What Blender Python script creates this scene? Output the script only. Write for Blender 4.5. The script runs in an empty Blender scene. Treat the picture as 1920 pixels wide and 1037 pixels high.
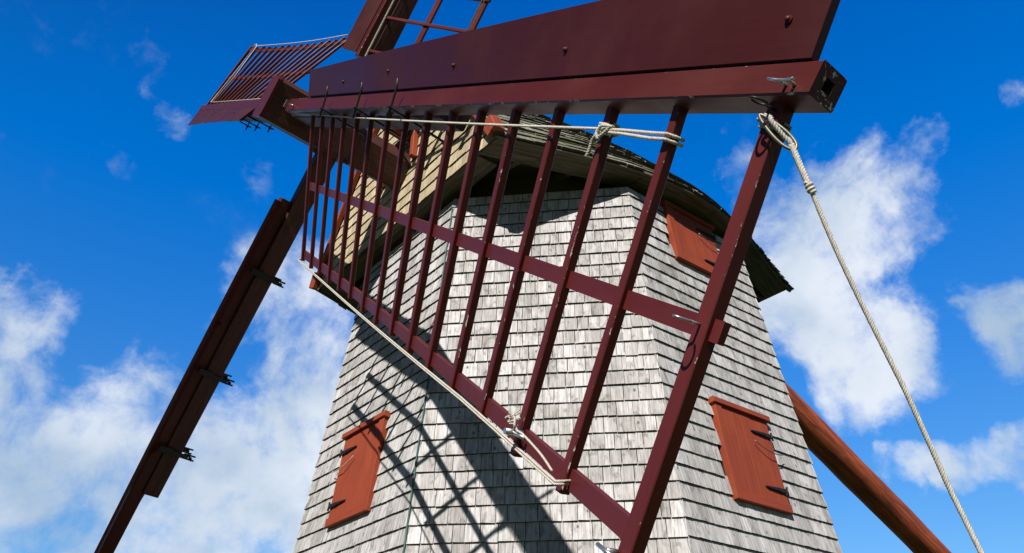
import bpy, math, random
from mathutils import Vector, Matrix
from math import sin, cos, tan, pi, radians as rad, sqrt
random.seed(7)
SC = bpy.context.scene
COL = SC.collection
V = Vector

# ------------------------------------------------------------------ camera, sky, sun, exposure
CAMZ = 1.6
FPX, PITCH = 1509.46, 0.549126            # focal length in pixels of a 1920 wide picture, upward tilt
cam_data = bpy.data.cameras.new("camera")
cam = bpy.data.objects.new("camera", cam_data); COL.objects.link(cam)
cam.location = (0, 0, CAMZ); cam.rotation_euler = (pi/2 + PITCH, 0, 0)
cam_data.sensor_fit = 'HORIZONTAL'; cam_data.sensor_width = 36.0
cam_data.lens = FPX/1920*36.0
cam_data.clip_end = 20000; cam_data.clip_start = 0.05
SC.camera = cam

SUN_AZ, SUN_EL = rad(-164.5), rad(38.0)       # azimuth from +Y towards +X
SUN_DIR = V((sin(SUN_AZ)*cos(SUN_EL), cos(SUN_AZ)*cos(SUN_EL), sin(SUN_EL)))
sun_data = bpy.data.lights.new("sun", 'SUN'); sun_data.energy = 5.0; sun_data.angle = rad(0.53)
sun_data.color = (1.0, 0.967, 0.915)
sun = bpy.data.objects.new("sun", sun_data); COL.objects.link(sun)
sun.rotation_euler = (-SUN_DIR).to_track_quat('-Z', 'Y').to_euler()
sun.location = SUN_DIR*60

def view_dir(px, py):
    """direction in the world seen at a photograph pixel"""
    x, y = (px-960)/FPX, (py-518.5)/FPX
    d = V((x, cos(PITCH)+y*sin(PITCH), sin(PITCH)-y*cos(PITCH)))
    return d.normalized()

class Nodes:
    def __init__(s, tree):
        s.t = tree; tree.nodes.clear()
    def n(s, typ, ins=None, **props):
        nd = s.t.nodes.new(typ)
        for k, v in props.items(): setattr(nd, k, v)
        for k, v in (ins or {}).items():
            sock = nd.inputs[k]
            if isinstance(v, bpy.types.NodeSocket): s.t.links.new(v, sock)
            else: sock.default_value = v
        return nd
    def math(s, op, a, b=0.0, clamp=False):
        nd = s.n('ShaderNodeMath', {0: a, 1: b}, operation=op); nd.use_clamp = clamp
        return nd.outputs[0]
    def mix(s, fac, a, b, blend='MIX'):
        nd = s.n('ShaderNodeMix', data_type='RGBA', blend_type=blend)
        for i, v in ((0, fac), (6, a), (7, b)):
            if isinstance(v, bpy.types.NodeSocket): s.t.links.new(v, nd.inputs[i])
            else: nd.inputs[i].default_value = v
        return nd.outputs[2]
    def ramp(s, fac, lo, hi, a=0.0, b=1.0, smooth=True):
        nd = s.n('ShaderNodeMapRange', {0: fac, 1: lo, 2: hi, 3: a, 4: b})
        nd.interpolation_type = 'SMOOTHSTEP' if smooth else 'LINEAR'
        return nd.outputs[0]
    def noise(s, vec, scale, detail=4, rough=0.55, dist=0.0):
        return s.n('ShaderNodeTexNoise', {'Vector': vec, 'Scale': scale, 'Detail': detail, 'Roughness': rough, 'Distortion': dist})
    def vmath(s, op, a, b=None):
        nd = s.n('ShaderNodeVectorMath', operation=op)
        for i, v in ((0, a), (1, b)):
            if v is None: continue
            if isinstance(v, bpy.types.NodeSocket): s.t.links.new(v, nd.inputs[i])
            else: nd.inputs[i].default_value = v
        return nd

def c4(r, g, b): return (r, g, b, 1.0)

def build_world():
    w = bpy.data.worlds.new("World"); SC.world = w; w.use_nodes = True
    N = Nodes(w.node_tree)
    sky = N.n('ShaderNodeTexSky', sky_type='NISHITA')
    sky.sun_disc = False; sky.sun_elevation = SUN_EL; sky.sun_rotation = SUN_AZ
    sky.altitude = 300; sky.air_density = 1.0; sky.dust_density = 0.35; sky.ozone_density = 2.2
    # the photograph's deep polarised blue
    tc = N.n('ShaderNodeTexCoord').outputs['Generated']
    # polarised blue away from the sun; unseen sky near it dimmed to darken shadows
    sz = N.n('ShaderNodeSeparateXYZ', {0: tc}).outputs[2]
    away = N.ramp(N.vmath('DOT_PRODUCT', tc, tuple(SUN_DIR)).outputs['Value'], 0.55, -0.05)
    tint = N.mix(N.ramp(sz, 0.20, 0.58, smooth=False), c4(0.86, 1.55, 2.05), c4(0.0, 1.70, 3.5))
    tint = N.mix(N.ramp(sz, 0.58, 0.85), tint, c4(0.0, 1.40, 3.5))
    tint = N.mix(away, c4(0.29, 0.35, 0.48), tint)
    blue = N.mix(1.0, sky.outputs[0], tint, 'MULTIPLY')
    # soft warp of the direction so that the cloud banks get torn edges
    wn = N.noise(tc, 5.0, 6, 0.6)
    wv = N.vmath('SUBTRACT', wn.outputs['Color'], (0.5, 0.5, 0.5)).outputs[0]
    sc = N.n('ShaderNodeVectorMath', {0: wv, 'Scale': 0.145}, operation='SCALE').outputs[0]
    wd = N.vmath('NORMALIZE', N.vmath('ADD', tc, sc).outputs[0]).outputs[0]
    # cloud banks: (x, y in the photograph, radius in degrees, weight)
    banks = [(1600, 400, 5.2, .74), (1540, 560, 5.6, .80), (1600, 690, 4.4, .66), (1480, 430, 4.2, .5), (1370, 330, 2.6, .30),
             (1715, 290, 2.2, .46), (1690, 430, 2.6, .5), (1640, 600, 3.6, .6), (1690, 640, 2.0, .5), (1310, 245, 1.2, .26), (1905, 600, 3.0, .72), (1860, 655, 1.7, .45), (1660, 872, 1.1, .45), (1705, 862, 1.3, .55),
             (1760, 850, 1.5, .6), (1810, 845, 1.6, .66), (1860, 838, 1.8, .72), (1915, 828, 2.2, .8), (1980, 815, 3, .7), (1900, 175, 1.5, .27),
             (305, 160, 1.4, .36), (325, 95, 2.2, .20), (308, 205, 1.6, .32), (500, 312, 3.0, .19), (250, 300, 3.5, .11), (40, 590, 4.2, .54), (20, 680, 5.0, .52),
             (230, 870, 8.5, .50), (480, 900, 9.0, .66), (90, 950, 9.0, .55), (560, 590, 5.0, .56), (530, 690, 5.5, .54),
             (300, 1040, 9.0, .62), (620, 820, 6.0, .5), (-200, 800, 10, .6), (2250, 640, 6, .6), (2500, 300, 9, .5), (-450, 300, 9, .45)]
    tot = None
    for x, y, r, wgt in banks:
        d = view_dir(x, y)
        dot = N.vmath('DOT_PRODUCT', wd, tuple(d)).outputs['Value']
        m = N.ramp(dot, cos(rad(r*1.35)), cos(rad(r*0.12)), 0.0, wgt)
        tot = m if tot is None else N.math('SMOOTH_MAX', tot, m)
        if tot is not m: tot.node.inputs[2].default_value = 0.12
    # elsewhere the same broken sky goes on
    far = N.noise(tc, 2.2, 3, 0.5).outputs[0]
    fd = view_dir(960, 520)
    inview = N.ramp(N.vmath('DOT_PRODUCT', tc, tuple(fd)).outputs['Value'], cos(rad(48)), cos(rad(38)), 1.0, 0.0)
    tot = N.math('ADD', tot, N.math('MULTIPLY', N.ramp(far, 0.56, 0.80, 0.0, 0.5), inview))
    fb = N.noise(tc, 8.0, 12, 0.60, 0.25).outputs[0]
    fb3 = N.noise(wd, 26.0, 8, 0.62).outputs[0]
    fb2 = N.noise(tc, 3.4, 5, 0.55).outputs[0]
    dens = N.math('ADD', tot, N.math('MULTIPLY', N.math('SUBTRACT', fb, 0.5), 1.55))
    dens = N.math('ADD', dens, N.math('MULTIPLY', N.math('SUBTRACT', fb2, 0.5), 0.55))
    dens = N.math('ADD', dens, N.math('MULTIPLY', N.math('SUBTRACT', fb3, 0.5), 0.55))
    cover = N.ramp(dens, 0.27, 0.80)
    cover = N.math('MULTIPLY', cover, N.ramp(tot, 0.02, 0.30, 0.0, 0.95))
    # a cloud's own light and dark: thick parts turned away from the sun are grey blue
    up = N.vmath('ADD', tc, tuple(V((-0.02, 0.0, 0.055)))).outputs[0]
    sh = N.noise(up, 7.0, 5, 0.5).outputs[0]
    shade = N.math('SUBTRACT', N.math('ADD', N.math('MULTIPLY', sh, 1.0), N.math('MULTIPLY', fb2, 0.7)), 0.1)
    ccol = N.mix(N.ramp(shade, 0.55, 1.02), c4(12.4, 13.2, 14.3), c4(5.4, 7.5, 10.2))
    skyc = N.mix(cover, blue, ccol)
    bg = N.n('ShaderNodeBackground', {'Color': skyc, 'Strength': 0.05})
    out = N.n('ShaderNodeOutputWorld', {'Surface': bg.outputs[0]})
build_world()

SC.view_settings.view_transform = 'Standard'; SC.view_settings.look = 'None'
SC.view_settings.exposure = 0.43; SC.view_settings.gamma = 1.0
SC.view_settings.use_curve_mapping = False
SC.render.engine = 'CYCLES'

# ------------------------------------------------------------------ mesh helpers
class Geo:
    """collects vertices and faces for ONE mesh object; tone is a per piece number for its own colour, uv in metres"""
    def __init__(s): s.v = []; s.f = []; s.m = []; s.uv = []; s.tone = []; s.smooth = []
    def face(s, idx, uv=None, mat=0, smooth=False):
        s.f.append(tuple(idx)); s.m.append(mat); s.smooth.append(smooth)
        s.uv.append(uv if uv else [(0, 0)]*len(idx))
    def vert(s, p, tone=0.5): s.v.append(tuple(p)); s.tone.append(tone); return len(s.v)-1
    def quad(s, pts, uv=None, mat=0, tone=0.5):
        i = [s.vert(p, tone) for p in pts]; s.face(i, uv, mat)
    def hexa(s, p, tone=0.5, mat=0, uvs=None, skip=(), uo=0.0):
        """p: 8 corners, bottom ring 0-3 then top ring 4-7 (same order)"""
        i = [s.vert(q, tone) for q in p]
        for k, (a, b, c, d) in enumerate(((3,2,1,0), (4,5,6,7), (0,1,5,4), (1,2,6,5), (2,3,7,6), (3,0,4,7))):
            if k in skip: continue
            q = [p[a], p[b], p[c], p[d]]
            e1 = (q[1]-q[0]).length; e2 = (q[3]-q[0]).length
            s.face([i[a], i[b], i[c], i[d]], [(uo, uo), (uo+e1, uo), (uo+e1, uo+e2), (uo, uo+e2)], mat)
    def beam(s, p0, p1, side, wid, hei, bev=0.006, w1=None, h1=None, tone=0.5, mats=(0, 1), caps=True):
        """squared timber with chamfered edges; side = direction of its width"""
        p0, p1 = V(p0), V(p1); ax = (p1-p0); L = ax.length; ax.normalize()
        sd = V(side); sd = (sd-ax*sd.dot(ax)).normalized(); up = ax.cross(sd)
        rings = []; uo = random.random()*20
        for p, w, h in ((p0, wid, hei), (p1, w1 or wid, h1 or hei)):
            a, b = w/2, h/2; e = bev
            pr = [(a-e, -b), (a, -b+e), (a, b-e), (a-e, b), (-a+e, b), (-a, b-e), (-a, -b+e), (-a+e, -b)]
            rings.append([s.vert(p+sd*x+up*y, tone) for x, y in pr])
        acc = 0
        for k in range(8):
            j = (k+1) % 8
            e = wid if k in (3, 7) else (hei if k in (1, 5) else bev*1.5)
            s.face([rings[0][k], rings[0][j], rings[1][j], rings[1][k]],
                   [(uo, acc), (uo, acc+e), (uo+L, acc+e), (uo+L, acc)], mats[0] if k in (1, 3, 5, 7) else mats[1])
            acc += e
        if caps:
            pr = [(wid/2, -hei/2), (wid/2, hei/2), (wid/2, hei/2), (wid/2, hei/2), (-wid/2, hei/2), (-wid/2, hei/2), (-wid/2, -hei/2), (-wid/2, -hei/2)]
            s.face(rings[0][::-1], pr[::-1], mats[0]); s.face(rings[1], pr, mats[0])
    def tube(s, pts, r, n=8, tone=0.5, mat=0, r1=None, caps=True, uvlen=True):
        pts = [V(p) for p in pts]; rings = []; ref = None; acc = 0; accs = []
        for k, p in enumerate(pts):
            t = (pts[min(k+1, len(pts)-1)]-pts[max(k-1, 0)]).normalized()
            if ref is None: ref = t.orthogonal().normalized()
            ref = (ref-t*ref.dot(t))
            ref = ref.normalized() if ref.length > 1e-6 else t.orthogonal().normalized()
            b = t.cross(ref); rr = r if r1 is None else r+(r1-r)*k/(len(pts)-1)
            rings.append([s.vert(p+ref*(rr*cos(2*pi*a/n))+b*(rr*sin(2*pi*a/n)), tone) for a in range(n)])
            if k: acc += (p-pts[k-1]).length
            accs.append(acc)
        for k in range(len(pts)-1):
            for a in range(n):
                c = (a+1) % n
                s.face([rings[k][a], rings[k][c], rings[k+1][c], rings[k+1][a]],
                       [(accs[k], a/n), (accs[k], (a+1)/n), (accs[k+1], (a+1)/n), (accs[k+1], a/n)], mat, True)
        if caps:
            s.face(rings[0][::-1], None, mat); s.face(rings[-1], None, mat)
    def dome(s, c, nrm, r, h, n=10, mat=0):
        c, nrm = V(c), V(nrm).normalized(); a = nrm.orthogonal().normalized(); b = nrm.cross(a); prev = None
        for rr, hh in ((1, 0), (1, .35), (.75, .8)):
            ring = [s.vert(c+(a*cos(2*pi*k/n)+b*sin(2*pi*k/n))*(r*rr)+nrm*(h*hh)) for k in range(n)]
            if prev:
                for k in range(n): s.face([prev[k], prev[(k+1) % n], ring[(k+1) % n], ring[k]], None, mat, True)
            prev = ring
        t = s.vert(c+nrm*h)
        for k in range(n): s.face([prev[k], prev[(k+1) % n], t], None, mat, True)
    def mesh(s, name, mats):
        me = bpy.data.meshes.new(name); me.from_pydata(s.v, [], s.f)
        for m in (mats if isinstance(mats, (list, tuple)) else [mats]): me.materials.append(m)
        nm = len(me.materials)
        me.polygons.foreach_set('material_index', [min(x, nm-1) for x in s.m])
        me.polygons.foreach_set('use_smooth', s.smooth)
        uvl = me.uv_layers.new(name='uv'); flat = [c for f in s.uv for p in f for c in p]
        uvl.data.foreach_set('uv', flat)
        at = me.attributes.new('tone', 'FLOAT', 'POINT'); at.data.foreach_set('value', s.tone)
        me.update(); return me
    def build(s, name, mats, parent=None, origin=None, kind=None):
        if origin is not None:
            o = V(origin); s.v = [(x-o.x, y-o.y, z-o.z) for x, y, z in s.v]
        ob = bpy.data.objects.new(name, s.mesh(name, mats)); COL.objects.link(ob)
        if parent: ob.parent = parent
        elif origin is not None: ob.location = origin
        if kind: ob['kind'] = kind
        return ob

def empty(name, loc=(0, 0, 0), label=None, cat=None, group=None, parent=None):
    o = bpy.data.objects.new(name, None); COL.objects.link(o); o.location = loc
    o.empty_display_size = 0.2
    if parent: o.parent = parent
    tag(o, label, cat, group); return o
def tag(o, label=None, cat=None, group=None, kind=None):
    for k, v in (('label', label), ('category', cat), ('group', group), ('kind', kind)):
        if v: o[k] = v
    return o

# ------------------------------------------------------------------ materials
def material(name):
    m = bpy.data.materials.new(name); m.use_nodes = True
    return m, Nodes(m.node_tree)
def finish(N, col, rough=0.7, bump=None, bstr=0.3, bdist=0.01, metal=0.0, coat=0.0, spec=0.5, normal=None):
    ins = {'Base Color': col, 'Roughness': rough, 'Metallic': metal, 'Coat Weight': coat, 'Specular IOR Level': spec}
    if bump is not None:
        b = N.n('ShaderNodeBump', {'Height': bump, 'Strength': bstr, 'Distance': bdist}); ins['Normal'] = b.outputs[0]
    p = N.n('ShaderNodeBsdfPrincipled', ins)
    N.n('ShaderNodeOutputMaterial', {'Surface': p.outputs[0]})
def uvtone(N, sx, sy, k=31.7):
    """stretched uv coordinates, shifted for each piece"""
    tone = N.n('ShaderNodeAttribute', attribute_name='tone').outputs['Fac']
    uv = N.n('ShaderNodeUVMap').outputs[0]
    off = N.n('ShaderNodeCombineXYZ', {0: N.math('MULTIPLY', tone, k), 1: N.math('MULTIPLY', tone, k*1.7), 2: N.math('MULTIPLY', tone, 9.1)}).outputs[0]
    p = N.vmath('ADD', uv, off).outputs[0]
    return tone, N.vmath('MULTIPLY', p, (sx, sy, 1.0)).outputs[0], p

def mat_shingle(name, pale, mid, dark, stain=0.5, algae=0.25, algae_col=(0.10, 0.12, 0.05)):
    m, N = material(name)
    tone, sv, p = uvtone(N, 46.0, 3.2)
    grain = N.noise(sv, 1.0, 5, 0.62).outputs[0]
    fine = N.noise(N.vmath('MULTIPLY', sv, (4.0, 1.6, 1.0)).outputs[0], 1.0, 3, 0.6).outputs[0]
    blot = N.noise(N.vmath('MULTIPLY', p, (13.0, 7.0, 1.0)).outputs[0], 1.0, 4, 0.6, 0.6).outputs[0]
    t2 = N.math('FRACT', N.math('MULTIPLY', tone, 7.31))
    base = N.mix(N.ramp(grain, 0.30, 0.66), c4(*mid), c4(*pale))
    base = N.mix(N.math('MULTIPLY', N.ramp(fine, 0.50, 0.72), 0.55), base, c4(*dark))
    base = N.mix(N.math('MULTIPLY', N.ramp(blot, 0.50, 0.70), stain), base, c4(*dark))
    base = N.mix(1.0, base, N.n('ShaderNodeCombineColor', {0: N.ramp(t2, 0, 1, .78, 1.12, False), 1: N.ramp(t2, 0, 1, .775, 1.12, False), 2: N.ramp(t2, 0, 1, .76, 1.13, False)}).outputs[0], 'MULTIPLY')
    # knots
    kn = N.n('ShaderNodeTexVoronoi', {'Vector': N.vmath('MULTIPLY', p, (7.0, 4.5, 1.0)).outputs[0], 'Scale': 1.0, 'Randomness': 1.0}).outputs['Distance']
    base = N.mix(N.ramp(kn, 0.05, 0.13, 0.75, 0.0), base, c4(dark[0]*.5, dark[1]*.5, dark[2]*.5))
    # green bloom growing in patches over many pieces
    geo = N.n('ShaderNodeTexCoord').outputs['Object']
    al = N.noise(geo, 1.1, 4, 0.6).outputs[0]
    we = N.noise(N.vmath('MULTIPLY', geo, (2.6, 2.6, 0.55)).outputs[0], 1.0, 5, 0.62).outputs[0]
    base = N.mix(N.math('MULTIPLY', N.ramp(we, 0.46, 0.68), 0.42), base, N.mix(1.0, base, c4(0.52, 0.50, 0.47), 'MULTIPLY'))
    base = N.mix(N.math('MULTIPLY', N.ramp(al, 0.50, 0.72), algae), base, c4(*algae_col))
    h = N.math('ADD', N.math('MULTIPLY', grain, 0.7), N.math('MULTIPLY', fine, 0.5))
    finish(N, base, 0.88, h, 0.55, 0.006, spec=0.2)
    return m

def mat_paint(name, col, rough=0.42, chips=False, streak=0.12, fade=(1.35, 1.25, 1.25), chip_amt=0.60):
    m, N = material(name)
    tone, sv, p = uvtone(N, 2.5, 40.0)
    g = N.noise(sv, 1.0, 4, 0.6).outputs[0]
    bl = N.noise(p, 2.3, 4, 0.55).outputs[0]
    base = N.mix(N.math('MULTIPLY', N.ramp(g, 0.35, 0.7), streak*2), c4(*col), c4(col[0]*.72, col[1]*.72, col[2]*.72))
    base = N.mix(N.math('MULTIPLY', N.ramp(bl, 0.45, 0.75), 0.35), base, c4(col[0]*fade[0], col[1]*fade[1], col[2]*fade[2]))
    # bird droppings and scuffs, few
    sp = N.noise(p, 17.0, 3, 0.7).outputs[0]
    base = N.mix(N.ramp(sp, 0.79, 0.82, 0.0, 0.8), base, c4(0.42, 0.38, 0.36))
    if chips:
        ch = N.noise(N.vmath('MULTIPLY', p, (14.0, 30.0, 1.0)).outputs[0], 1.0, 5, 0.7).outputs[0]
        base = N.mix(N.ramp(ch, chip_amt, chip_amt+.05), base, c4(0.50, 0.45, 0.42))
    r = N.ramp(bl, 0.3, 0.8, rough-.06, rough+.14)
    finish(N, base, r, g, 0.14, 0.004, spec=0.27)
    return m

def mat_wood(name, a, b, rough=0.75, sx=2.0, sy=26.0, bs=0.5, crack=0.5):
    m, N = material(name)
    tone, sv, p = uvtone(N, sx, sy)
    g = N.noise(sv, 1.0, 6, 0.62, 0.4).outputs[0]
    g2 = N.noise(N.vmath('MULTIPLY', sv, (0.6, 3.2, 1.0)).outputs[0], 1.0, 3, 0.6).outputs[0]
    bl = N.noise(p, 3.0, 4, 0.6).outputs[0]
    base = N.mix(N.ramp(g, 0.32, 0.68), c4(*b), c4(*a))
    base = N.mix(N.math('MULTIPLY', N.ramp(g2, 0.57, 0.70), crack), base, c4(b[0]*.35, b[1]*.35, b[2]*.35))
    base = N.mix(N.math('MULTIPLY', N.ramp(bl, 0.5, 0.75), 0.35), base, c4(*b))
    finish(N, base, rough, N.math('SUBTRACT', g, N.math('MULTIPLY', N.ramp(g2, 0.57, .7), .6)), bs, 0.008, spec=0.3)
    return m
def mat_plain(name, col, rough=0.6, metal=0.0, var=0.3, scale=25.0, spec=.5):
    m, N = material(name)
    oc = N.n('ShaderNodeTexCoord').outputs['Object']
    n = N.noise(oc, scale, 4, 0.6).outputs[0]
    base = N.mix(N.ramp(n, 0.35, 0.7), c4(*col), c4(*[x*(1-var) for x in col]))
    finish(N, base, rough, n, 0.2, 0.003, metal=metal, spec=spec); return m

M_SHING = mat_shingle('weathered_cedar', (0.545, 0.527, 0.515), (0.34, 0.322, 0.310), (0.10, 0.086, 0.08), 0.60, 0.16)
M_GABLE = mat_shingle('gable_cedar', (0.60, 0.50, 0.335), (0.42, 0.33, 0.19), (0.20, 0.155, 0.09), 0.35, 0.08)
M_ROOF = mat_shingle('mossy_roof_cedar', (0.27, 0.26, 0.205), (0.14, 0.14, 0.095), (0.045, 0.045, 0.03), 0.55, 0.55, (0.055, 0.072, 0.02))
M_MAROON = mat_paint('maroon_paint', (0.068, 0.0098, 0.0080), 0.46)
M_BOARD = mat_paint('maroon_board_darker', (0.047, 0.0072, 0.0066), 0.46)  # the whip's maroon, darker for the leading boards
M_BARS = mat_paint('maroon_bars_lighter', (0.094, 0.0135, 0.0125), 0.44)  # the whip's maroon, lighter for bars and laths
M_CHIP = mat_paint('maroon_paint_worn_edge', (0.085, 0.013, 0.0115), 0.45, True, chip_amt=0.58)
M_ENDGRAIN = mat_paint('maroon_paint_flaking', (0.05, 0.010, 0.009), 0.6, True, chip_amt=0.55)
M_SHUT = mat_paint('orange_red_stain', (0.262, 0.046, 0.017), 0.68, False, 0.36, (1.3, 1.45, 1.5))
M_BUTT = mat_wood('cedar_end_grain_shade', (0.060, 0.052, 0.042), (0.030, 0.026, 0.021), 0.95, 40, 40)  # end grain, darkened further to paint the shade beneath shingle butts
M_POLE = mat_wood('red_stained_log', (0.40, 0.085, 0.028), (0.15, 0.032, 0.014), 0.7, 1.4, 22.0, 1.0, 0.85)
M_STOCK = mat_wood('brown_oiled_timber', (0.085, 0.026, 0.020), (0.045, 0.016, 0.013), 0.6, 1.6, 22, 0.4, .5)
M_GREYWOOD = mat_wood('grey_bare_timber', (0.20, 0.165, 0.13), (0.10, 0.08, 0.062), 0.85)
M_SOFFIT = mat_wood('dark_soffit_wood', (0.13, 0.108, 0.075), (0.055, 0.046, 0.033), 0.9)
M_CORE = mat_plain('tarred_sheathing', (0.025, 0.022, 0.018), 0.95)
M_IRON = mat_plain('black_iron', (0.018, 0.018, 0.019), 0.5, 0.3, spec=.4)
M_STEEL = mat_plain('galvanised_steel', (0.55, 0.56, 0.58), 0.35, 0.9)
M_BRONZE = mat_plain('tarnished_shackle', (0.20, 0.185, 0.14), 0.45, 0.7)
M_ROPE = mat_wood('white_rope_fibre', (0.60, 0.56, 0.49), (0.38, 0.34, 0.28), 0.9, 60, 6, 0.4, .25)
M_ROPE_GREY = mat_wood('grey_rope_fibre', (0.46, 0.45, 0.41), (0.30, 0.29, 0.26), 0.9, 60, 6, 0.4, .25)
M_COPPER = mat_plain('verdigris_cable', (0.055, 0.125, 0.105), 0.7, 0.2)
M_LEAD = mat_plain('lead_flashing', (0.22, 0.24, 0.26), 0.55, .3)

# ------------------------------------------------------------------ ground (below the picture)
def build_ground():
    m, N = material('mown_grass')
    oc = N.n('ShaderNodeTexCoord').outputs['Object']
    a = N.noise(oc, 0.35, 5, 0.6).outputs[0]; b = N.noise(oc, 14.0, 4, 0.65).outputs[0]
    col = N.mix(N.ramp(a, .35, .7), c4(0.045, 0.072, 0.016), c4(0.085, 0.095, 0.03))
    col = N.mix(N.math('MULTIPLY', N.ramp(b, .4, .7), .6), col, c4(0.03, 0.045, 0.012))
    finish(N, col, 0.95, b, 0.8, 0.05, spec=.1)
    g = Geo(); S = 6000; n = 12
    ids = [[g.vert((-S+2*S*i/n, -S+2*S*j/n, 0)) for i in range(n+1)] for j in range(n+1)]
    for j in range(n):
        for i in range(n): g.face([ids[j][i], ids[j][i+1], ids[j+1][i+1], ids[j+1][i]])
    tag(g.build('ground', m), 'mown grass field around the windmill', kind='structure')
build_ground()

# ------------------------------------------------------------------ mill frame of reference (heights below are above the eye, +CAMZ)
PSI, AX, AY, A0, TAPER = -2.24266455, 0.60915388, 10.0, 3.10950268, 0.1146014
TOWER_TOP = 5.78
UH = V((sin(PSI), cos(PSI), 0))            # horizontal direction in which the sails face
HH = V((-UH.y, UH.x, 0))
def face_frame(off):
    az = PSI+rad(off)
    n = V((sin(az), cos(az), 0)); h = V((cos(az), -sin(az), 0))
    N_ = (n+V((0, 0, TAPER))).normalized(); U_ = (V((0, 0, 1))-n*TAPER).normalized()
    return n, h, N_, U_
def on_face(fr, h, z, out=0.0):
    n, hd, N_, U_ = fr
    return V((AX, AY, 0))+n*(A0-TAPER*z)+hd*h+V((0, 0, z+CAMZ))+N_*out
def half_width(z): return (A0-TAPER*z)*tan(rad(22.5))
def project(p):
    q = V(p)-V((0, 0, CAMZ)); d = q.y*cos(PITCH)+q.z*sin(PITCH)
    return 960+FPX*q.x/d, 518.5+FPX*(q.y*sin(PITCH)-q.z*cos(PITCH))/d

# ------------------------------------------------------------------ mill tower
tower = empty('mill_tower', (AX, AY, 0), 'octagonal grey shingled windmill tower with red shutters', 'windmill tower')
TO = V((AX, AY, 0))
FACES = {'left': 0, 'centre': -45, 'right': -90, 'far_right': -135, 'back_right': 180, 'back': 135, 'back_left': 90, 'far_left': 45}
SHUT = [('left', 0.0, 2.15, 3.17, +1), ('right', 0.0, 2.15, 3.17, -1), ('right', 0.0, 4.98, 5.80, -1)]  # face, h, z0, z1, hinge side
SHW = 0.43

def build_core():
    g = Geo(); rings = []
    for z in (-CAMZ, TOWER_TOP+0.02):
        R = (A0-TAPER*z)/cos(rad(22.5))-0.004
        rings.append([g.vert((AX+R*sin(PSI+rad(22.5+45*k)), AY+R*cos(PSI+rad(22.5+45*k)), z+CAMZ)) for k in range(8)])
    for k in range(8):
        j = (k+1) % 8
        g.face([rings[0][k], rings[1][k], rings[1][j], rings[0][j]])
    g.face(rings[1][::-1])
    g.build('wall', M_CORE, tower, TO)
build_core()

def shingle_corners(fr, ha, hb, z0, ht, butt, skew=0.0, curl=0.0):
    lo, li, to, ti = butt, 0.0, 0.0045, 0.0
    def P(h, z, o): return on_face(fr, h, z, o)
    return [P(ha, z0+skew, li), P(hb, z0-skew, li), P(hb, z0-skew, lo+curl), P(ha, z0+skew, lo-curl),
            P(ha, z0+ht, ti), P(hb, z0+ht, ti), P(hb, z0+ht, to), P(ha, z0+ht, to)]
def shingle_into(g, c, tone):
    i = [g.vert(p, tone) for p in c]
    w = (c[1]-c[0]).length; h = (c[7]-c[3]).length
    # front, butt (underside), two sides
    g.face([i[2], i[3], i[7], i[6]], [(w, 0), (0, 0), (0, h), (w, h)])
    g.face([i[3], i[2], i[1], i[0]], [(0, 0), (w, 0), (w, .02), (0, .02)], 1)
    g.face([i[3], i[0], i[4], i[7]], [(0, 0), (.02, 0), (.02, h), (0, h)])
    g.face([i[2], i[6], i[5], i[1]], [(0, 0), (0, h), (.02, h), (.02, 0)])

def tower_shingles():
    singles = []; rest = Geo(); STEP = 0.1652; Z0 = 2.505
    rng = random.Random(11)
    for fname, off in FACES.items():
        fr = face_frame(off); seen = fname in ('left', 'centre', 'right')
        ph = rng.uniform(-.008, .008)
        k0 = math.ceil((-CAMZ-Z0)/STEP); k1 = int((TOWER_TOP-Z0)/STEP)
        for k in range(k0, k1+1):
            z = Z0+ph+k*STEP+rng.uniform(-.004, .004)
            hw = half_width(z)+0.010
            h = -hw; wave = [rng.uniform(0, 6.28), rng.uniform(1.5, 3.0), rng.uniform(.001, .005)]
            while h < hw-0.001:
                w = rng.choice((0.085, 0.10, 0.115, 0.13, 0.15, 0.17))*rng.uniform(.92, 1.08) if seen else 0.16
                hb = min(h+w, hw)
                if hw-hb < 0.05: hb = hw
                gap = rng.uniform(.003, .008)
                zz = z+wave[2]*sin(wave[0]+h*wave[1])+rng.gauss(0, .0012)
                if rng.random() < .02: zz -= rng.uniform(.004, .010)
                ht = min(STEP+.03, TOWER_TOP-zz)
                if ht > .02:
                    hm = (h+hb)/2; skip = False
                    for fn, hc, s0, s1, _ in SHUT:
                        if fn == fname and abs(hm-hc) < SHW-.02 and s0+.02 < zz and zz+STEP < s1+.02: skip = True
                    if not skip:
                        c = shingle_corners(fr, h+(gap if h > -hw+.01 else 0), hb, zz, ht, rng.uniform(.025, .030), rng.gauss(0, .0009), rng.gauss(0, .0018))
                        tone = rng.random()
                        area = 0
                        if seen and z > 0.8:
                            q = [project(c[i]) for i in (3, 2)]+[project(on_face(fr, hm, zz+STEP))]
                            if all(-5 < x < 1925 and 0 < y < 1045 for x, y in q):
                                area = abs(q[1][0]-q[0][0])*abs(q[0][1]-q[2][1])
                        if area > 0: singles.append((area, c, tone))
                        else: shingle_into(rest, c, tone)
                h = hb
    singles.sort(key=lambda t: -t[0])
    for n, (a, c, tone) in enumerate(singles):
        if n < 300:
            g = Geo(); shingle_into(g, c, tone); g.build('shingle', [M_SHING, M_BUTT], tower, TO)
        else: shingle_into(rest, c, tone)
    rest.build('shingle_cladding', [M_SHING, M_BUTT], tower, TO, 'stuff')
tower_shingles()

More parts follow.
